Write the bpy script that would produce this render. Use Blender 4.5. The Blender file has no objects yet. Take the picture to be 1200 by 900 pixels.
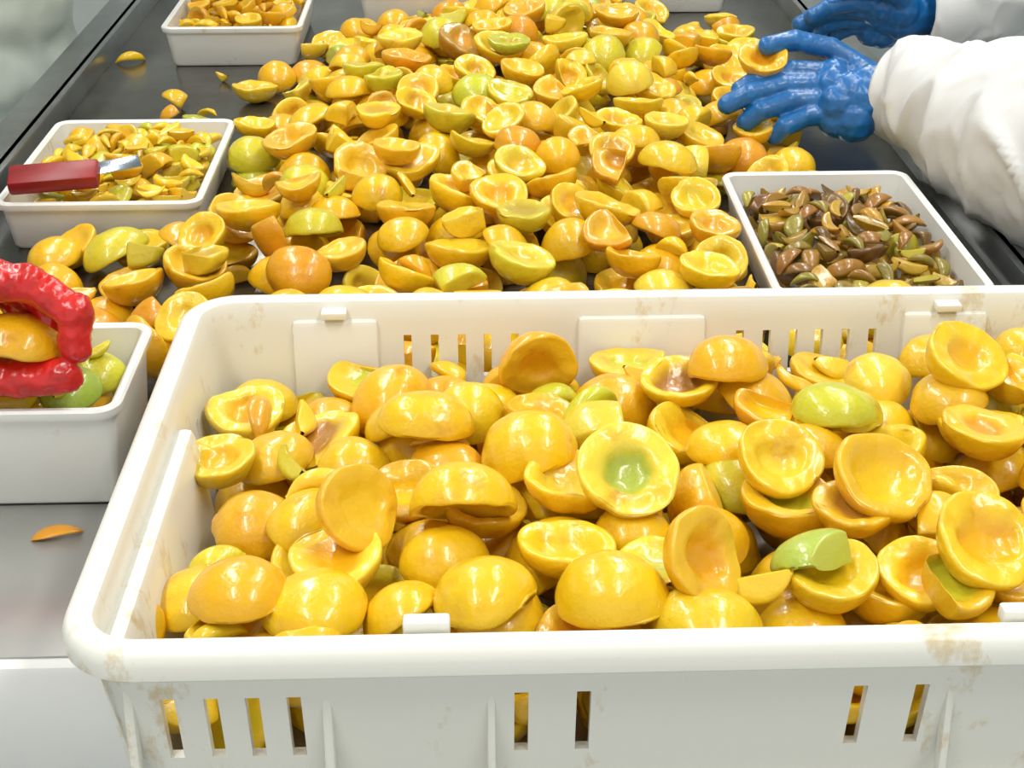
import bpy, bmesh, math, random
import numpy as np
from mathutils import Vector, Matrix, noise, Euler
random.seed(7)
scene=bpy.context.scene
scene.view_settings.view_transform='Standard'
col=scene.collection
# ------------------------------------------------------------ helpers
def empty(name):
    o=bpy.data.objects.new(name,None); col.objects.link(o); return o
def addobj(name,me,mat=None,parent=None,smooth=None):
    o=bpy.data.objects.new(name,me); col.objects.link(o)
    if mat: me.materials.clear(); me.materials.append(mat)
    if parent: o.parent=parent
    if smooth is not None:
        for p in me.polygons: p.use_smooth=True
        if smooth<180: me.set_sharp_from_angle(angle=math.radians(smooth))
    return o
def box_bm(bm,c,s,bev=0,rot=None,seg=2):
    r=bmesh.ops.create_cube(bm,size=1)
    vs=r['verts']
    bmesh.ops.scale(bm,vec=s,verts=vs)
    if bev:
        es=list({e for v in vs for e in v.link_edges})
        rr=bmesh.ops.bevel(bm,geom=es,offset=bev,segments=seg,affect='EDGES',profile=.5)
        vs=list({v for f in rr['faces'] for v in f.verts}|{v for v in vs if v.is_valid})
    if rot: bmesh.ops.rotate(bm,cent=(0,0,0),matrix=Euler(rot).to_matrix(),verts=vs)
    bmesh.ops.translate(bm,vec=c,verts=vs)
def boxes(name,lst,mat,parent=None,bev=.002):
    bm=bmesh.new()
    for l in lst:
        box_bm(bm,l[0],l[1],l[2] if len(l)>2 else bev,l[3] if len(l)>3 else None)
    me=bpy.data.meshes.new(name); bm.to_mesh(me); bm.free()
    return addobj(name,me,mat,parent,35)
def bake(o):
    dg=bpy.context.evaluated_depsgraph_get(); dg.update()
    me=bpy.data.meshes.new_from_object(o.evaluated_get(dg))
    o.modifiers.clear(); o.data=me
    return o
# ------------------------------------------------------------ materials
def newmat(name):
    m=bpy.data.materials.new(name); m.use_nodes=True
    nt=m.node_tree; b=nt.nodes['Principled BSDF']
    return m,nt,b
def tex_noise(nt,scale,detail=4,rough=.6,coord='Object',stretch=None):
    tc=nt.nodes.new('ShaderNodeTexCoord'); n=nt.nodes.new('ShaderNodeTexNoise')
    n.inputs['Scale'].default_value=scale; n.inputs['Detail'].default_value=detail; n.inputs['Roughness'].default_value=rough
    if stretch:
        mp=nt.nodes.new('ShaderNodeMapping'); mp.inputs['Scale'].default_value=stretch
        nt.links.new(tc.outputs[coord],mp.inputs[0]); nt.links.new(mp.outputs[0],n.inputs['Vector'])
    else: nt.links.new(tc.outputs[coord],n.inputs['Vector'])
    return n
def ramp(nt,src,stops):
    r=nt.nodes.new('ShaderNodeValToRGB')
    e=r.color_ramp.elements
    e[0].position,e[0].color=stops[0][0],(*stops[0][1],1)
    e[1].position,e[1].color=stops[-1][0],(*stops[-1][1],1)
    for s in stops[1:-1]:
        x=e.new(s[0]); x.color=(*s[1],1)
    nt.links.new(src,r.inputs[0]); return r
def bump(nt,b,src,strength,dist):
    bp=nt.nodes.new('ShaderNodeBump'); bp.inputs['Strength'].default_value=strength; bp.inputs['Distance'].default_value=dist
    nt.links.new(src,bp.inputs['Height']); nt.links.new(bp.outputs[0],b.inputs['Normal'])
def simple(name,c,rough=.5,metal=0,nscale=20,var=.12,bs=.1,bd=.002,coat=0,stretch=None,sss=0):
    m,nt,b=newmat(name)
    n=tex_noise(nt,nscale,stretch=stretch)
    r=ramp(nt,n.outputs['Fac'],[(.3,tuple(x*(1-var) for x in c)),(.7,tuple(min(1,x*(1+var)) for x in c))])
    nt.links.new(r.outputs[0],b.inputs['Base Color'])
    b.inputs['Roughness'].default_value=rough; b.inputs['Metallic'].default_value=metal
    b.inputs['Coat Weight'].default_value=coat; b.inputs['Coat Roughness'].default_value=.1
    if bs: bump(nt,b,n.outputs['Fac'],bs,bd)
    return m
def plastic(name,c,stain=.62,stc=(.56,.38,.11)):
    m,nt,b=newmat(name)
    n=tex_noise(nt,9,6,.65); n2=tex_noise(nt,38,5,.7,stretch=(1,1,.5))
    mul=nt.nodes.new('ShaderNodeMath'); mul.operation='MULTIPLY'
    nt.links.new(n.outputs['Fac'],mul.inputs[0]); nt.links.new(n2.outputs['Fac'],mul.inputs[1])
    r=ramp(nt,mul.outputs[0],[(0,c),(stain*.5,c),(stain*.5+.05,tuple(.6*a+.4*d for a,d in zip(c,stc))),(.5,stc)])
    nt.links.new(r.outputs[0],b.inputs['Base Color'])
    b.inputs['Roughness'].default_value=.32
    bump(nt,b,n.outputs['Fac'],.15,.004)
    return m
M_crate=plastic('crate_plastic',(.82,.81,.735),.62)
M_tray=plastic('tray_plastic',(.82,.82,.78),.71)
M_steel=simple('stainless_steel',(.18,.175,.155),.2,.85,6,.45,.2,.003)
M_rail=simple('steel_rail',(.36,.38,.39),.3,.9,12,.15,.05,.001)
M_white=simple('white_polymer',(.84,.84,.81),.3,0,5,.05,.08,.003)
M_sheet=simple('shelf_steel_sheet',(.42,.42,.40),.28,.5,4,.15,.1,.003)
M_gown=simple('gown_fabric',(.74,.745,.74),.5,0,22,.03,.12,.006)
M_mint=simple('apron_vinyl',(.56,.62,.55),.35,0,5,.08,.5,.01)
M_blue=simple('blue_nitrile',(.008,.125,.37),.36,0,30,.25,.3,.003,coat=.15)
M_red=simple('red_rubber',(.64,.012,.009),.30,0,40,.25,.4,.003,coat=.25)
M_knifeh=simple('red_handle_plastic',(.27,.009,.010),.4,0,30,.2,.1)
M_blade=simple('blade_steel',(.5,.58,.68),.2,1,30,.1,.02)
M_skin=simple('skin',(.62,.38,.27),.5,0,20,.06,.1)
M_hair=simple('hairnet_cloth',(.8,.82,.85),.7,0,60,.1,.5)
M_dark=simple('dark',(.02,.02,.02),.4,0,30,.2,.1)
M_boot=simple('white_rubber',(.7,.7,.68),.4,0,10,.08,.1)
M_floor=simple('floor_epoxy',(.36,.41,.42),.3,0,3,.15,.05)
M_wall=simple('wall_panel',(.62,.65,.62),.5,0,2,.06,.05)
M_lamp,nt,b=newmat('lamp_diffuser')
b.inputs['Emission Color'].default_value=(1,.98,.95,1); b.inputs['Emission Strength'].default_value=4
def peachmat(name):
    m,nt,b=newmat(name)
    at=nt.nodes.new('ShaderNodeAttribute'); at.attribute_name='Col'
    n=tex_noise(nt,34,4,.6); n2=tex_noise(nt,190,3,.6)
    r=ramp(nt,n.outputs['Fac'],[(.25,(.72,.54,.32)),(.34,(.93,.84,.68)),(.44,(1,1,1)),(.8,(1,1.06,1))])
    mx=nt.nodes.new('ShaderNodeMix'); mx.data_type='RGBA'; mx.blend_type='MULTIPLY'; mx.inputs[0].default_value=.9
    nt.links.new(at.outputs['Color'],mx.inputs[6]); nt.links.new(r.outputs[0],mx.inputs[7])
    nt.links.new(mx.outputs[2],b.inputs['Base Color'])
    b.inputs['Roughness'].default_value=.30
    b.inputs['Coat Weight'].default_value=.4; b.inputs['Coat Roughness'].default_value=.06
    ad=nt.nodes.new('ShaderNodeMath'); ad.operation='MULTIPLY_ADD'; ad.inputs[1].default_value=.2
    nt.links.new(n2.outputs['Fac'],ad.inputs[0]); nt.links.new(n.outputs['Fac'],ad.inputs[2])
    bump(nt,b,ad.outputs[0],.5,.0045)
    return m
M_peach=peachmat('peach_flesh')
# ------------------------------------------------------------ peach geometry
PROF=np.array([(.0,-.72,0),(.20,-.71,0),(.40,-.66,0),(.60,-.56,0),(.77,-.42,0),(.90,-.23,0),(.975,-.04,0),(1.0,.07,0),(.998,.145,.3),(.975,.185,.8),
 (.93,.20,1),(.85,.19,1),(.76,.17,1),(.67,.125,1.2),(.57,.05,1.6),(.46,-.03,2),(.32,-.08,2),(.16,-.10,2),(.0,-.105,2)])
def catm(P,n):
    out=[];m=len(P)-1
    for t in np.linspace(0,m,n):
        i=min(int(t),m-1);f=t-i
        p0=P[max(i-1,0)];p1=P[i];p2=P[i+1];p3=P[min(i+2,m)]
        out.append(.5*((2*p1)+(-p0+p2)*f+(2*p0-5*p1+4*p2-p3)*f*f+(-p0+3*p1-3*p2+p3)*f**3))
    return np.array(out)
def grid_tris(nr,ns):
    T=[]
    for i in range(nr-1):
        for j in range(ns):
            a=i*ns+j;b_=i*ns+(j+1)%ns;c=(i+1)*ns+(j+1)%ns;d=(i+1)*ns+j
            T+=[(a,b_,c),(a,c,d)]
    return T
def wob(V,rs,amp,f):
    out=V.copy()
    for k in range(4):
        d=rs.normal(size=3); d/=np.linalg.norm(d); ph=rs.uniform(0,6.28); ax=rs.normal(size=3); ax/=np.linalg.norm(ax)
        out+=ax[None,:]*(np.sin(V@d*f*rs.uniform(.7,1.5)+ph)*amp)[:,None]
    return out
def make_half(rs,ns=28,nr=24,chunk=False):
    P=catm(PROF,nr); z0=P[:,2].clip(0,2)
    th=np.linspace(0,2*np.pi,ns,endpoint=False)
    r=P[:,0].clip(0.004,2)[:,None]*np.ones(ns)[None]; z=P[:,1][:,None]*np.ones(ns)[None]; zo=z0[:,None]*np.ones(ns)[None]
    inn=(zo.clip(1,2)-1)
    cs=rs.uniform(.70,1.12); cd=rs.uniform(.5,1.5)
    w=np.clip((.90-r)/.25,0,1)*(zo>.9)
    r=np.where(zo>.9,r*(1+(cs-1)*w),r)
    z=np.where(zo>.9,.20+(z-.20)*cd,z)
    hz=rs.uniform(.82,1.15); z=np.where(z<.07,.07+(z-.07)*np.where(zo<.9,hz,1),z)
    a1,a2,a3=rs.uniform(0,6.28,3)
    lob=1+.028*np.sin(2*th+a1)+.022*np.sin(3*th+a2)+.007*np.sin(7*th+a3)
    r=r*lob[None]
    rimw=np.exp(-((r-.84)/.22)**2)*(zo>.2)
    z=z+rimw*(.04*np.sin(2*th+a3)+.03*np.sin(3*th+a1)+.018*np.sin(6*th+a2)+.010*np.sin(11*th+a1))[None]
    r=np.where(inn>0,r*(1+.10*np.sin(2*th+a2)[None]*inn+.05*np.sin(5*th+a1)[None]*inn),r)
    g=np.exp(-(np.sin((th-a1)/2)/.09)**2)
    r=r*(1-.05*g[None]*(zo<1))
    if rs.rand()<.35:
        g2=np.exp(-(np.sin((th-a2)/2)/rs.uniform(.12,.28))**2)
        z=z-g2[None]*rimw*rs.uniform(.08,.28)
    x=r*np.cos(th)[None]; y=r*np.sin(th)[None]
    x=x*np.where(inn>0,1+.10*inn,1); y=y*(1-.14*inn)
    x*=1+rs.uniform(0,.14)
    V=np.stack([x,y,z],-1).reshape(-1,3)
    b1,b2=rs.uniform(-.09,.09),rs.uniform(-.05,.05)
    V[:,2]+=b1*V[:,0]**2+b2*V[:,1]**2
    zone=zo.reshape(-1)
    if chunk:
        c=rs.uniform(.0,.4); m=V[:,0]>c; V[m,0]=c+.12*(V[m,0]-c); zone=np.where(m,np.maximum(zone,1),zone)
        V[:,0]-=(c-1)/2*.6
        if rs.rand()<.5:
            c=rs.uniform(.2,.5); m=V[:,1]>c; V[m,1]=c+.12*(V[m,1]-c); zone=np.where(m,np.maximum(zone,1),zone)
    V=wob(V,rs,.020,2.4); V=wob(V,rs,.006,8)
    return V,np.array(grid_tris(nr,ns)),zone
def make_slice(rs,ns=12,nr=16,A=None,wr_=(.28,.5),tr_=(.45,.7)):
    A=A or rs.uniform(.5,1.0); t=np.linspace(-A,A,nr); wd=rs.uniform(*wr_); tk=rs.uniform(*tr_)
    V=[];Z=[]
    sh=[(1.0*math.cos(a),math.sin(a)) for a in np.linspace(0,2*np.pi,ns,endpoint=False)]
    for ti in t:
        f=max(.08,math.cos(ti/A*math.pi/2))**.6
        for (c,s) in sh:
            rr=1+tk*f*(c*.5) ; yy=wd*f*s*(.55+.45*c)
            V.append((math.sin(ti)*rr,yy,1-math.cos(ti)*rr)); Z.append(0 if c>.3 else 1)
    V=wob(np.array(V),rs,.06,3.5); V[:,2]-=.2
    return V,np.array(grid_tris(nr,ns)),np.array(Z,float)
rv=np.random.RandomState(3)
HALF=[make_half(rv) for _ in range(20)]
HALF_HI=[make_half(rv,52,44) for _ in range(24)]
CH=[make_half(rv,24,20,True) for _ in range(8)]
CH_HI=[make_half(rv,44,38,True) for _ in range(8)]
SL=[make_slice(rv) for _ in range(10)]
SL_HI=[make_slice(rv,20,30) for _ in range(6)]
SLIM=[make_slice(rv,12,16,.8,(.35,.6),(.3,.5)) for _ in range(8)]
YEL=(.85,.53,.009);GOLD=(.82,.43,.007);ORG=(.76,.31,.008);PALE=(.86,.64,.05);YG=(.60,.57,.03);GRN=(.36,.48,.05);BRN=(.40,.17,.02);OLV=(.32,.27,.03)
def pickcol(rs,pal):
    cs,ws=zip(*pal); ws=np.array(ws,float); ws/=ws.sum()
    c=np.array(cs[rs.choice(len(cs),p=ws)]); d=np.array(cs[rs.choice(len(cs),p=ws)])
    c=c*.8+d*.2
    return np.clip(c*(1+rs.uniform(-.08,.08)),0,1)
def item_cols(zone,base,rs,cav=None):
    base=np.array(base)
    rim=np.clip(base*.7+.3*np.array(PALE)*(base.sum()/1.38),0,1)
    if cav is None:
        q=rs.rand()
        cav=base*.55+.45*np.array(ORG if q<.4 else PALE if q<.75 else BRN if q<.88 else YG)
    cav=np.array(cav)
    z=zone[:,None]
    C=np.where(z<=1,base*(1-z)+rim*z,rim*(2-z)+cav*(z-1))
    return np.clip(C,0,1)
class Builder:
    def __init__(s): s.V=[];s.T=[];s.C=[];s.n=0
    def add(s,V,T,C): s.V.append(V);s.T.append(T+s.n);s.C.append(C);s.n+=len(V)
    def build(s,name,parent=None):
        V=np.concatenate(s.V);T=np.concatenate(s.T);C=np.concatenate(s.C)
        me=bpy.data.meshes.new(name)
        me.vertices.add(len(V)); me.vertices.foreach_set('co',V.astype(np.float32).ravel())
        me.loops.add(len(T)*3); me.loops.foreach_set('vertex_index',T.astype(np.int32).ravel())
        me.polygons.add(len(T)); me.polygons.foreach_set('loop_start',np.arange(0,len(T)*3,3,dtype=np.int32))
        me.polygons.foreach_set('use_smooth',np.ones(len(T),dtype=bool))
        me.update(calc_edges=True); me.validate()
        a=me.color_attributes.new('Col','FLOAT_COLOR','POINT')
        a.data.foreach_set('color',np.concatenate([C,np.ones((len(C),1))],1).astype(np.float32).ravel())
        return addobj(name,me,M_peach,parent)
class Heap:
    def __init__(s,x0,x1,y0,y1,floor=0,cell=.006):
        s.x0,s.y0,s.c=x0,y0,cell; s.nx=int((x1-x0)/cell)+1; s.ny=int((y1-y0)/cell)+1
        s.H=np.full((s.nx,s.ny),float(floor)); s.floor=floor; s.x1,s.y1=x1,y1
    def block(s,x0,x1,y0,y1,h=9):
        i0,i1=[int(np.clip((a-s.x0)/s.c,0,s.nx)) for a in (x0,x1)]; j0,j1=[int(np.clip((a-s.y0)/s.c,0,s.ny)) for a in (y0,y1)]
        s.H[i0:i1,j0:j1]=h
    def fit(s,V,x,y):
        i=np.floor((V[:,0]+x-s.x0)/s.c).astype(int); j=np.floor((V[:,1]+y-s.y0)/s.c).astype(int)
        if i.min()<0 or j.min()<0 or i.max()>=s.nx or j.max()>=s.ny: return None
        z=(s.H[i,j]-V[:,2]).max()
        return z,i,j
    def put(s,V,i,j,z): np.maximum.at(s.H,(i,j),V[:,2]+z)
def rotm(rs,mode):
    yaw=rs.uniform(0,6.28)
    if mode=='up': R=Euler((rs.normal(.15,.32),rs.normal(0,.32),0)).to_matrix()
    elif mode=='down': R=Euler((math.pi+rs.normal(0,.35),rs.normal(0,.3),0)).to_matrix()
    else: R=Euler((rs.uniform(.8,1.5),rs.normal(0,.4),0)).to_matrix() if rs.rand()<.5 else Euler((rs.uniform(-1.5,-.8),rs.normal(0,.4),0)).to_matrix()
    Z1=Euler((0,0,yaw)).to_matrix(); Z2=Euler((0,0,rs.normal(0,.9))).to_matrix()
    return np.array(Z2@R@Z1)
def fill(heap,B,rs,n,cap,lib,scale,pal,modes=(('up',.48),('down',.34),('side',.18)),tries=10,sink=.004,region=None,cavcol=None):
    x0,x1,y0,y1=region or (heap.x0,heap.x1,heap.y0,heap.y1)
    mk,mw=zip(*modes); cnt=0
    for _ in range(n):
        L=lib[rs.choice(len(lib),p=[l[1] for l in lib])][0]
        V,T,zn=L[rs.randint(len(L))]
        sc=rs.uniform(*scale); best=None
        for k in range(tries):
            W=(V*sc)@rotm(rs,mk[rs.choice(len(mk),p=mw)]).T
            x,y=rs.uniform(x0,x1),rs.uniform(y0,y1)
            f=heap.fit(W,x,y)
            if f is None or f[0]>1: continue
            if f[0]+W[:,2].max()>cap(x,y): continue
            sc_=f[0]+.3*W[:,2].max()
            if best is None or sc_<best[0]: best=(sc_,W,x,y,f)
        if best is None: continue
        _,W,x,y,(z,i,j)=best
        z=max(z-sink,heap.floor-W[:,2].min())
        heap.put(W,i,j,z)
        cc=cavcol(rs) if cavcol else None
        B.add(W+np.array([x,y,z]),T,item_cols(zn,pickcol(rs,pal),rs,cc)); cnt+=1
    return cnt
def hero(heap,B,rs,lib,idx,x,y,rot,sc,c,cav=None,lift=0):
    V,T,zn=lib[idx]; W=(V*sc)@np.array(Euler(rot).to_matrix()).T
    f=heap.fit(W,x,y)
    if f is None or f[0]>1: return
    z=f[0]-.014+lift; heap.put(W,f[1],f[2],z)
    B.add(W+np.array([x,y,z]),T,item_cols(zn,np.array(c),rs,cav))
# ------------------------------------------------------------ lofted containers
def rrect(hx,hy,r,n=7):
    pts=[]
    for cx,cy,a0 in ((hx-r,hy-r,0),(-hx+r,hy-r,90),(-hx+r,-hy+r,180),(hx-r,-hy+r,270)):
        for k in range(n+1):
            a=math.radians(a0+90*k/n); pts.append((cx+r*math.cos(a),cy+r*math.sin(a)))
    return pts
def container(name,cx,cy,hx,hy,R,rings,mat,parent=None,cutters=None,z0=0):
    bm=bmesh.new(); prev=None
    for ins,z in rings:
        pts=rrect(hx-ins,hy-ins,max(R-ins,.008))
        vs=[bm.verts.new((cx+p[0],cy+p[1],z+z0)) for p in pts]
        if prev:
            n=len(vs)
            for k in range(n): bm.faces.new((prev[k],prev[(k+1)%n],vs[(k+1)%n],vs[k]))
        else: bm.faces.new(list(reversed(vs)))
        prev=vs
    bm.faces.new(prev)
    bmesh.ops.recalc_face_normals(bm,faces=bm.faces)
    me=bpy.data.meshes.new(name); bm.to_mesh(me); bm.free()
    o=addobj(name,me,mat,parent)
    if cutters:
        cb=bmesh.new()
        for c,s in cutters: box_bm(cb,c,s)
        cm=bpy.data.meshes.new('cut'); cb.to_mesh(cm); cb.free(); co=bpy.data.objects.new('cut',cm); col.objects.link(co)
        md=o.modifiers.new('b','BOOLEAN'); md.object=co; md.solver='EXACT'; md.operation='DIFFERENCE'
        bake(o); bpy.data.objects.remove(co)
    for p in o.data.polygons: p.use_smooth=True
    o.data.set_sharp_from_angle(angle=math.radians(38))
    return o
# ------------------------------------------------------------ room
FZ=-.85; CZ=1.95
boxes('floor',[((0,1.9,FZ-.05),(6,7.4,.1),0)],M_floor)
boxes('ceiling',[((0,1.9,CZ+.05),(6,7.4,.1),0)],M_wall)
boxes('wall_back',[((0,5.65,.55),(6,.1,2.8),0)],M_wall)
boxes('wall_left',[((-3.05,1.9,.55),(.1,7.4,2.8),0)],M_wall)
boxes('wall_right',[((3.05,1.9,.55),(.1,7.4,2.8),0)],M_wall)
for i,(lx,ly) in enumerate([(-.8,.2),(.8,.2),(-.8,1.9),(.8,1.9),(-.8,3.6),(.8,3.6)]):
    p=empty('ceiling_lamp')
    boxes('housing',[((lx,ly,CZ-.03),(.34,1.3,.06),.005)],M_rail,p)
    boxes('diffuser',[((lx,ly,CZ-.065),(.28,1.22,.012),.003)],M_lamp,p)
    ld=bpy.data.lights.new('lamp_light','AREA'); ld.shape='RECTANGLE'; ld.size=.18; ld.size_y=1.2; ld.energy=14; ld.color=(1,.995,.97)
    lo=bpy.data.objects.new('lamp_light',ld); col.objects.link(lo); lo.location=(lx,ly,CZ-.08); lo.parent=p
w=bpy.data.worlds.new('world'); scene.world=w; w.use_nodes=True
w.node_tree.nodes['Background'].inputs[0].default_value=(1,.995,.96,1); w.node_tree.nodes['Background'].inputs[1].default_value=.92
# ------------------------------------------------------------ sorting table
tb=empty('sorting_table')
boxes('steel_top',[((0,2.3,-.012),(1.14,2.6,.024),.001)],M_steel,tb)
boxes('side_rails',[((s*.578,2.29,.004),(.018,2.62,.062),.004) for s in (-1,1)]+[((s*.60,2.29,.031),(.05,2.62,.008),.002) for s in (-1,1)]+[((0,3.6,.004),(1.17,.02,.062),.004)],M_rail,tb)
boxes('white_end_shelf',[((0,.899,-.0515),(1.3,.206,.099),.008)],M_white,tb)
boxes('shelf_sheet',[((0,.903,-.001),(1.28,.194,.002),.0008)],M_sheet,tb)
boxes('legs',[((x,y,-.45),(.05,.05,.8),.004) for x in (-.5,.5) for y in (.95,2.25,3.5)]+[((x,2.2,-.6),(.03,2.6,.03),.003) for x in (-.5,.5)]+[((0,y,-.05),(1.05,.04,.05),.003) for y in (1.1,2.25,3.5)],M_rail,tb)
# ------------------------------------------------------------ big crate
CX,CY,HX,HY=.138,.8475,.368,.2325
cr=empty('vented_crate')
RG=[(.045,0),(.034,.002),(.030,.008),(.014,.130),(.003,.130),(.0,.133),(.0,.142),(.002,.147),(.006,.150),(.012,.150),(.017,.1485),(.0195,.144),(.021,.13),(.036,.010),(.046,.006)]
cuts=[]
for s in (-1,1):
    for o_ in (.31,.286,.263,.24,.113,.078): cuts.append(((CX+s*o_,CY-HY+.02,.082),(.008,.09,.048)))
    for o_ in (.19,.168,.146,.125,.103,.081): cuts.append(((CX+s*o_,CY+HY-.02,.102),(.0065,.09,.036)))
    for k in range(6): cuts.append(((CX+s*(HX-.02),CY-.10+k*.04,.085),(.09,.008,.04)))
container('crate_shell',CX,CY,HX,HY,.045,RG,M_crate,cr,cuts)
yb=CY+HY-.024
pads=[((CX,yb-.003,.072),(.105,.013,.125),.005,(-.12,0,0))]
for s in (-1,1):
    pads+=[((CX+s*.248,yb-.003,.072),(.07,.013,.125),.005,(-.12,0,0))]
    pads+=[((CX+s*(HX-.031),CY-.075,.068),(.020,.25,.124),.007,(0,s*.12,0))]
    pads+=[((CX+s*.165,CY-HY+.024,.149),(.026,.010,.010),.002)]
    pads+=[((CX+s*.248,yb-.001,.141),(.02,.012,.006),.001)]
boxes('inner_pads',pads,M_crate,cr)
ribs=[]
for s in (-1,1):
    for o_,wd in ((.222,.006),(.13,.005),(.332,.006)):
        ribs.append(((CX+s*o_,CY-HY+.018,.068),(wd,.010,.122),.002,(-.13,0,0)))
ribs.append(((CX,CY-HY+.024,.022),(.62,.010,.010),.002))
boxes('outer_ribs',ribs,M_crate,cr)
# peaches in crate
rs=np.random.RandomState(24)
B=Builder()
hp=Heap(CX-.343,CX+.343,CY-.208,CY+.205,.007,.005)
for a,b_,h in ((.343,.335,.085),(.335,.329,.045),(.329,.322,.02)):
    hp.block(CX-a,CX-b_,CY-.21,CY+.21,h); hp.block(CX+b_,CX+a+.01,CY-.21,CY+.21,h)
for a,b_,h in ((.205,.199,.07),(.199,.194,.03)):
    for j in (0,1):
        y0,y1=((CY-a-.004,CY-b_) if j==0 else (CY+b_,CY+a+.004))
        j0=int(np.clip((y0-hp.y0)/hp.c,0,hp.ny));j1=int(np.clip((y1-hp.y0)/hp.c,0,hp.ny))
        hp.H[:,j0:j1]=np.maximum(hp.H[:,j0:j1],h)
def capc(x,y):
    u=(x-CX)/.33; v=(y-CY)/.2
    c=.145+.010*u
    c-=.012*max(0,-u-.6)/.4
    c-=.024*max(0,v-.5)/.5
    return c+.008*noise.noise(Vector((x*9,y*9,1)))
PALC=[(YEL,.52),(GOLD,.30),(ORG,.03),(PALE,.07),(YG,.07),(GRN,.008)]
def cvc(rs):
    r=rs.rand()
    return GOLD if r<.38 else YEL if r<.68 else ORG if r<.78 else YG if r<.88 else PALE if r<.96 else BRN
n1=fill(hp,B,rs,500,lambda x,y:min(.08,capc(x,y)),[(HALF,.8),(CH,.2)],(.025,.031),PALC,tries=8)
n2=fill(hp,B,rs,1500,capc,[(HALF_HI,.84),(CH_HI,.14),(SL_HI,.02)],(.0255,.032),PALC,tries=16,sink=.007,cavcol=cvc,modes=(('up',.42),('down',.46),('side',.12)))
pi=math.pi
for (lib,i,x,y,rot,sc,c,cv) in [
 (HALF_HI,3,.050,.995,(1.7,.1,.3),.028,GOLD,None),
 (SL_HI,1,.062,.965,(pi,.1,.2),.036,YG,None),(SL_HI,2,.085,.935,(pi,.0,.5),.036,YG,None),
 (HALF_HI,4,.192,.97,(pi-.3,.1,.4),.031,GOLD,None),
 (HALF_HI,5,.367,.95,(.5,.1,.6),.032,YEL,GOLD),
 (HALF_HI,6,-.033,.90,(pi-.2,.1,.2),.031,YEL,None),
 (HALF_HI,7,.038,.86,(pi-.25,0,1.2),.034,YEL,None),
 (HALF_HI,8,.257,.895,(pi-.2,.1,.2),.030,YG,None),
 (HALF_HI,0,.204,.825,(.5,.15,.2),.030,YEL,PALE),
 (HALF_HI,1,.10,.80,(.5,-.1,.3),.034,PALE,(.42,.48,.06)),
 (HALF_HI,2,.262,.785,(.45,.3,.1),.032,GOLD,YEL),
 (HALF_HI,16,-.008,.785,(2.4,.1,.1),.032,YEL,None),
 (HALF_HI,9,-.072,.775,(.9,.5,.6),.029,GOLD,None),
 (HALF_HI,10,.305,.71,(.5,.1,.2),.032,YEL,GOLD),
 (CH_HI,3,.205,.715,(pi-.5,.2,.6),.028,(.44,.54,.08),(.42,.54,.12)),
 (HALF_HI,11,.08,.69,(pi-.1,0,.2),.031,YEL,None),
 (HALF_HI,12,.005,.69,(pi-.2,0,.7),.030,YEL,None),
 (HALF_HI,13,-.095,.70,(pi-.1,0,.3),.032,YEL,None),
 (HALF_HI,14,-.14,.705,(pi-.1,.1,.9),.030,GOLD,None),
 (HALF_HI,15,.135,.70,(.9,.4,.5),.029,GOLD,None)]:
    hero(hp,B,rs,lib,i,x,y,rot,sc,c,cv)
B.build('peach_halves_in_crate')
# ------------------------------------------------------------ small trays
def tray(x0,x1,y0,y1,h):
    RT=[(.022,0),(.016,.001),(.013,.005),(.006,h-.010),(.001,h-.009),(0,h-.006),(0,h-.002),(.002,h),(.006,h),(.0085,h-.002),(.0095,h-.01),(.0165,.007),(.022,.004)]
    return container('white_tray',(x0+x1)/2,(y0+y1)/2,(x1-x0)/2,(y1-y0)/2,.02,RT,M_tray)
T1=(-.528,-.298,1.52,1.82);T2=(-.478,-.258,2.26,2.56);T3=(.292,.510,1.26,1.60);T4=(-.54,-.274,.985,1.145);T5=(-.19,.08,2.50,2.78);T6=(.27,.47,2.58,2.84)
H_={0:.06,1:.065,2:.06,3:.094,4:.065,5:.06}
for k,t in enumerate((T1,T2,T3,T4,T5,T6)): tray(*t,H_[k])
def trayfill(t,lev,name,pal,seed,lib,scale,n=260,heap_=.012):
    rs=np.random.RandomState(seed); B=Builder()
    x0,x1,y0,y1=t; i=.0165
    h=Heap(x0+i,x1-i,y0+i,y1-i,.006,.004)
    cx,cy=(x0+x1)/2,(y0+y1)/2
    cap=lambda x,y: lev+heap_*(1-((x-cx)/(x1-x0)*2)**2)*(1-((y-cy)/(y1-y0)*2)**2)
    fill(h,B,rs,n,cap,lib,scale,pal,modes=(('up',.4),('down',.3),('side',.3)),tries=8,sink=.003)
    return B.build(name)
SM=[(SL,.25),(CH,.65),(SLIM,.1)]
PB=[(YEL,.50),(YG,.14),(GOLD,.24),(GRN,.03),(PALE,.14)]
PD=[((.33,.14,.015),.28),((.24,.19,.02),.24),((.56,.28,.015),.24),((.46,.38,.03),.10),((.14,.06,.015),.12)]
trayfill(T1,.060,'peach_pieces_in_tray',PB,1,SM,(.020,.029),560,.022)
trayfill(T2,.068,'peach_pieces_in_tray',[(GOLD,.5),(YEL,.5),(ORG,.1)],2,[(SL,.2),(CH,.3),(HALF,.5)],(.02,.03),300,.02)
trayfill(T3,.052,'peach_pieces_in_tray',PD,3,[(SLIM,.5),(SL,.15),(CH,.35)],(.021,.031),700,.022)
trayfill(T4,.098,'peach_pieces_in_tray',[(YEL,.4),(GOLD,.25),(YG,.2),(GRN,.08)],4,[(SL,.1),(CH,.4),(HALF,.5)],(.020,.030),300,.026)
trayfill(T5,.06,'peach_pieces_in_tray',PB,5,SM,(.018,.03),200,.01)
trayfill(T6,.055,'peach_pieces_in_tray',PB,6,SM,(.018,.03),160,.01)
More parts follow.
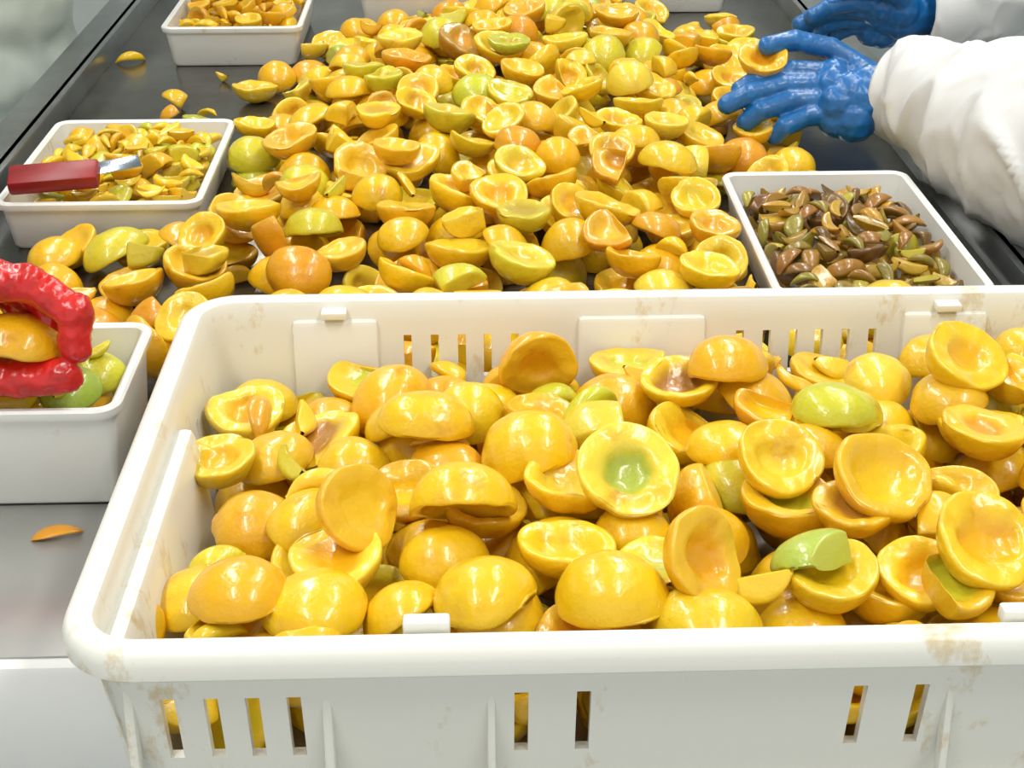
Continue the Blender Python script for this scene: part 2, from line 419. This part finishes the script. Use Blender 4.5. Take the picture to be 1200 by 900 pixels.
# ------------------------------------------------------------ peaches on the table
rs=np.random.RandomState(5)
B=Builder()
hp=Heap(-.565,.565,1.0,3.0,0)
for t in (T1,T2,T3,T4,T5,T6): hp.block(t[0]-.002,t[1]+.002,t[2]-.002,t[3]+.002)
hp.block(CX-HX-.003,.6,.9,CY+HY+.006)
hp.block(.50,.6,1.3,2.2)
hp.block(.44,.6,1.70,1.86)
def ss(a,b_,x):
    t=min(1,max(0,(x-a)/(b_-a))); return t*t*(3-2*t)
def capt(x,y):
    left=-.36 if y<1.95 else -.36+ (y-1.95)*.35
    if y<1.5: left=-.45
    right=.44 if y>1.62 else .34
    e=min(x-left,(right-x) if y>1.62 else .28)
    if e<0: return 0
    n_=noise.noise(Vector((x*5,y*5,3)))
    c=.052+.054*ss(0,.28,e)
    c*=.87+.25*ss(1.1,1.9,y)
    c+=.016*n_
    if y>2.3: c*=(1-.4*ss(2.25,2.5,y))
    if n_<-.30 and e<.14: c=0
    return c
PT=[(YEL,.42),(GOLD,.34),(ORG,.08),(PALE,.06),(YG,.10),(GRN,.014),(BRN,.005)]
n3=fill(hp,B,rs,3000,capt,[(HALF,.86),(CH,.12),(SL,.02)],(.026,.034),PT,tries=9,modes=(('up',.50),('down',.38),('side',.12)),region=(-.46,.50,1.1,2.95))
n4=fill(hp,B,rs,30,lambda x,y:.03,[(SL,.6),(CH,.4)],(.016,.028),PT+[(GRN,.1)],modes=(('up',.5),('down',.5)),tries=1,region=(-.54,-.2,1.85,2.4))
n4=fill(hp,B,rs,30,lambda x,y:.06,[(HALF,1.)],(.030,.034),PT,tries=1,region=(.36,.50,1.63,1.75))
n4=fill(hp,B,rs,60,lambda x,y:.06,[(SL,.3),(CH,.4),(HALF,.3)],(.02,.032),PT+[(GRN,.12)],tries=1,region=(-.5,-.24,1.16,1.35))
B.build('peach_halves_on_table')
print('COUNTS',n1,n2,n3)
B=Builder(); V,T,z=SL_HI[3]; W=(V*.026)@np.array(Euler((pi,0,.3)).to_matrix()).T; W[:,2]*=.5
B.add(W+np.array([-.325,.955,-W[:,2].min()]),T,item_cols(z,np.array(ORG),rs)); B.build('peach_scrap')
def held(loc,rot,sc,c,cav,i=1):
    B=Builder(); V,T,z=HALF_HI[i]; W=(V*sc)@np.array(Euler(rot).to_matrix()).T
    B.add(W+np.array(loc),T,item_cols(z,np.array(c),rs,cav)); return B.build('peach_half')
held((.376,1.812,.134),(.3,-.2,.3),.032,GOLD,ORG)
held((-.348,1.012,.140),(pi-.35,.25,.2),.033,GOLD,YEL,4)
# knife
kn=empty('paring_knife')
boxes('handle',[((-.462,1.548,.081),(.098,.036,.018),.004,(.30,-.03,.12))],M_knifeh,kn)
boxes('blade',[((-.396,1.572,.086),(.050,.022,.0015),.0005,(.30,-.05,.38))],M_blade,kn)
# ------------------------------------------------------------ people
def blob(name,spheres,voxel,mat,parent,smooth=8,disp=0,dscale=.1):
    bm=bmesh.new()
    for c,r in spheres:
        rr=r if hasattr(r,'__len__') else (r,r,r)
        bmesh.ops.create_icosphere(bm,subdivisions=2,radius=1,matrix=Matrix.Translation(c)@Matrix.Diagonal((*rr,1)))
    me=bpy.data.meshes.new(name); bm.to_mesh(me); bm.free()
    o=addobj(name,me,mat,parent)
    md=o.modifiers.new('r','REMESH'); md.mode='VOXEL'; md.voxel_size=voxel; md.use_smooth_shade=True
    sm=o.modifiers.new('s','SMOOTH'); sm.iterations=smooth; sm.factor=.5
    bake(o)
    if disp:
        me=o.data; me.update()
        nn=[v.normal.copy() for v in me.vertices]
        for v,n_ in zip(me.vertices,nn):
            p=v.co; q=Vector((p.x,p.y,p.z))/dscale
            v.co+=n_*disp*(noise.noise(q)+.9*(.5-abs(noise.noise(q*1.7)))*1.2)
    for p in o.data.polygons: p.use_smooth=True
    return o
def chain(pts,rad,step=.3):
    out=[]
    for (a,b_),(ra,rb) in zip(zip(pts[:-1],pts[1:]),zip(rad[:-1],rad[1:])):
        a,b_=Vector(a),Vector(b_); n=max(2,int((b_-a).length/(min(ra,rb)*step)))
        for k in range(n+1):
            f=k/n; out.append((a.lerp(b_,f),ra*(1-f)+rb*f))
    return out
def hand(parent,wrist,palm,fingers,mat,T=None,name='gloved_hand',dd=.0006):
    S=chain(wrist[0],wrist[1])+palm
    for pts,r0 in fingers:
        n=len(pts); rad=[r0*(1.10,1.02,.98,.93,.86)[min(k,4)] for k in range(n)]
        S+=chain(pts,rad); S+=[(Vector(p),r0*1.05) for p in pts[1:-1]]
    if T: S=[(T(Vector(c)),r) for c,r in S]
    return blob(name,S,.0020,mat,parent,4,dd,.012)
def sleeve(name,path,rad,parent,mat,amp=.012):
    N=150
    P=catm(np.array(path,float),N); Rr=catm(np.array([[r,0,0] for r in rad]),N)[:,0]
    ns=96; bm=bmesh.new(); prev=None; up=Vector((0,0,1))
    for i in range(N):
        t=Vector(P[min(i+1,N-1)]-P[max(i-1,0)]).normalized()
        sx=t.cross(up).normalized(); sy=sx.cross(t).normalized()
        vs=[]
        for k in range(ns):
            a=2*math.pi*k/ns; d=sx*math.cos(a)+sy*math.sin(a)
            base=Vector(P[i])+d*Rr[i]
            q=Vector((base.x*8,base.y*8,base.z*8))
            rid=1-2.4*abs(noise.noise(q*1.2+Vector((5,0,0))))
            rid2=1-2.6*abs(noise.noise(q*2.3+Vector((1,7,2))))
            w_=noise.noise(q)*1.0+.8*rid**3+.28*rid2**3
            fade=min(1,i/8)
            vs.append(bm.verts.new(base+d*(amp*w_*fade)))
        if prev:
            for k in range(ns): bm.faces.new((prev[k],prev[(k+1)%ns],vs[(k+1)%ns],vs[k]))
        prev=vs
    bmesh.ops.recalc_face_normals(bm,faces=bm.faces)
    me=bpy.data.meshes.new(name); bm.to_mesh(me); bm.free()
    o=addobj(name,me,mat,parent,180)
    md=o.modifiers.new('s','SOLIDIFY'); md.thickness=.002; md.offset=1
    bake(o); return o
def body(parent,x,y,sgn,mat,lean=.12):
    S=[]
    for z,rx,ry,dx in [(-.62,.15,.19,0),(-.5,.15,.20,0),(-.38,.15,.20,0),(-.26,.155,.20,0),(-.14,.155,.2,0),(-.02,.155,.195,.01),(.08,.145,.19,.03),(.18,.145,.195,.05),(.28,.145,.20,.08),(.37,.14,.20,.10),(.45,.115,.18,.12)]:
        S.append(((x+sgn*dx*lean/.12,y,z),(rx,ry,.11)))
    sx=x+sgn*lean
    for s in (-1,1): S.append(((sx,y+s*.17,.46),(.08,.075,.075)))
    S+=chain([(sx,y,.46),(sx+sgn*.03,y,.60)],[.07,.055])
    blob('gown',S,.012,mat,parent,12,.014,.12)
    hx=sx+sgn*.06; hz=.70
    hd=[((hx,y,hz),(.095,.075,.115)),((hx+sgn*.03,y,hz-.06),(.065,.055,.055)),((hx+sgn*.095,y,hz-.015),(.018,.014,.022)),((hx+sgn*.082,y,hz-.055),(.015,.026,.010)),
        ((hx,y-.075,hz-.01),(.018,.012,.03)),((hx,y+.075,hz-.01),(.018,.012,.03)),((hx+sgn*.085,y,hz+.03),(.012,.045,.012))]
    hd+=chain([(sx+sgn*.03,y,.56),(hx,y,.66)],[.05,.05])
    blob('head',hd,.005,M_skin,parent,5)
    for s in (-1,1): blob('eye',[((hx+sgn*.086,y+s*.03,hz+.005),.011)],.003,M_dark,parent,2)
    blob('hairnet',[((hx-sgn*.015,y,hz+.035),(.103,.085,.10))],.008,M_hair,parent,4,.006,.03)
    for s in (-1,1):
        blob('leg',chain([(x,y+s*.09,-.45),(x,y+s*.095,-.78)],[.075,.05]),.01,M_gown,parent,5)
        blob('boot',chain([(x,y+s*.095,-.68),(x,y+s*.095,-.80)],[.06,.05])+chain([(x,y+s*.095,-.80),(x+sgn*.14,y+s*.10,-.815)],[.045,.034]),.008,M_boot,parent,5)
V3=Vector
wr=empty('worker')
body(wr,1.04,1.86,-1,M_gown)
HW=([(.60,1.765,.104),(.545,1.772,.102),(.505,1.778,.098)],[.038,.036,.038])
palm=[(V3(p),r) for p,r in [((.50,1.765,.092),.036),((.50,1.795,.108),.030),((.465,1.762,.088),.027),((.462,1.785,.106),.026),((.465,1.80,.114),.023),((.485,1.755,.072),.031),((.48,1.77,.096),.032),((.465,1.76,.070),.025)]]
fing=[([(.462,1.800,.118),(.412,1.802,.121),(.372,1.799,.113),(.346,1.795,.099)],.0132),
 ([(.455,1.788,.106),(.398,1.786,.107),(.354,1.782,.097),(.328,1.780,.084)],.0140),
 ([(.455,1.775,.092),(.405,1.772,.090),(.370,1.769,.079),(.352,1.771,.064)],.0136),
 ([(.460,1.762,.078),(.425,1.757,.074),(.399,1.754,.063),(.388,1.758,.049)],.0126),
 ([(.510,1.805,.118),(.465,1.828,.142),(.418,1.830,.152),(.382,1.820,.148)],.0140)]
hand(wr,HW,palm,fing,M_blue)
sleeve('sleeve_near',[(.533,1.775,.100),(.565,1.74,.103),(.605,1.61,.112),(.645,1.45,.128),(.70,1.31,.15),(.80,1.30,.20),(.90,1.48,.33),(.94,1.66,.45)],[.056,.066,.085,.108,.120,.116,.10,.09],wr,M_gown,.013)
def Tf(c):
    return V3(((c.x-.33)*.82+.485,2.09-(c.y-1.78)*.9,c.z+.022))
hand(wr,HW,palm,fing,M_blue,Tf,'gloved_hand_far')
sleeve('sleeve_far',[(.655,2.09,.128),(.695,2.10,.130),(.78,2.15,.15),(.87,2.20,.22),(.94,2.15,.34),(.95,2.02,.45)],[.052,.058,.072,.085,.09,.085],wr,M_gown,.010)
wl=empty('worker')
body(wl,-1.0,1.22,1,M_gown)
HW2=([(-.53,1.045,.165),(-.475,1.035,.16),(-.445,1.03,.155)],[.032,.030,.032])
palm2=[(V3(p),r) for p,r in [((-.44,1.02,.165),.028),((-.435,1.045,.155),.026),((-.44,1.00,.145),.026),((-.43,1.06,.148),.022),((-.415,1.03,.175),.020),((-.405,1.045,.165),.021),((-.395,1.055,.155),.020),((-.40,1.02,.182),.018)]]
f2=[([(-.415,1.015,.180),(-.378,1.012,.194),(-.332,1.008,.192),(-.300,1.003,.170),(-.302,.998,.144)],.0148),
 ([(-.415,1.037,.176),(-.378,1.040,.186),(-.345,1.036,.180),(-.324,1.028,.164),(-.328,1.022,.149)],.0140),
 ([(-.418,1.055,.165),(-.385,1.062,.172),(-.356,1.058,.164),(-.340,1.050,.148)],.014),
 ([(-.425,1.07,.15),(-.395,1.085,.158),(-.373,1.084,.146),(-.364,1.076,.130)],.012),
 ([(-.435,1.0,.135),(-.395,.998,.122),(-.350,.996,.117),(-.312,.994,.121)],.0152)]
hand(wl,HW2,palm2,f2,M_red,dd=.0016)
sleeve('sleeve_near',[(-.47,1.035,.16),(-.52,1.03,.165),(-.62,.98,.18),(-.74,.96,.21),(-.84,1.0,.33),(-.90,1.08,.45)],[.045,.055,.07,.085,.09,.085],wl,M_gown)
def Tg(c): return V3((c.x-.20,2.40-c.y,c.z-.02))
sleeve('sleeve_far',[(-.67,1.365,.14),(-.70,1.37,.145),(-.77,1.40,.18),(-.83,1.42,.25),(-.88,1.40,.35),(-.90,1.36,.45)],[.045,.055,.07,.085,.09,.085],wl,M_gown)
hand(wl,HW2,palm2,f2[:],M_red,Tg,'gloved_hand_far')
w3=empty('worker')
body(w3,-.80,2.40,1,M_mint,.06)
for s in (-1,1):
    sleeve('sleeve',[(-.56,2.42+s*.12,.40),(-.60,2.42+s*.14,.39),(-.67,2.42+s*.20,.36),(-.73,2.42+s*.23,.36),(-.74,2.42+s*.21,.41),(-.74,2.42+s*.16,.46)],[.042,.05,.06,.07,.075,.08],w3,M_mint)
    def Th(c,s=s): return V3((c.x-.09,2.42+s*.12+(c.y-1.03)*s,c.z+.24))
    hand(w3,HW2,palm2,f2,M_blue,Th,'gloved_hand')
# ------------------------------------------------------------ camera
cd=bpy.data.cameras.new('camera'); cam=bpy.data.objects.new('camera',cd); col.objects.link(cam)
cd.sensor_width=36; cd.lens=1700/1200*36; cd.clip_start=.01
cam.location=(0,0,.64); cam.rotation_euler=(math.radians(90-28.16),0,-.031)
scene.camera=cam
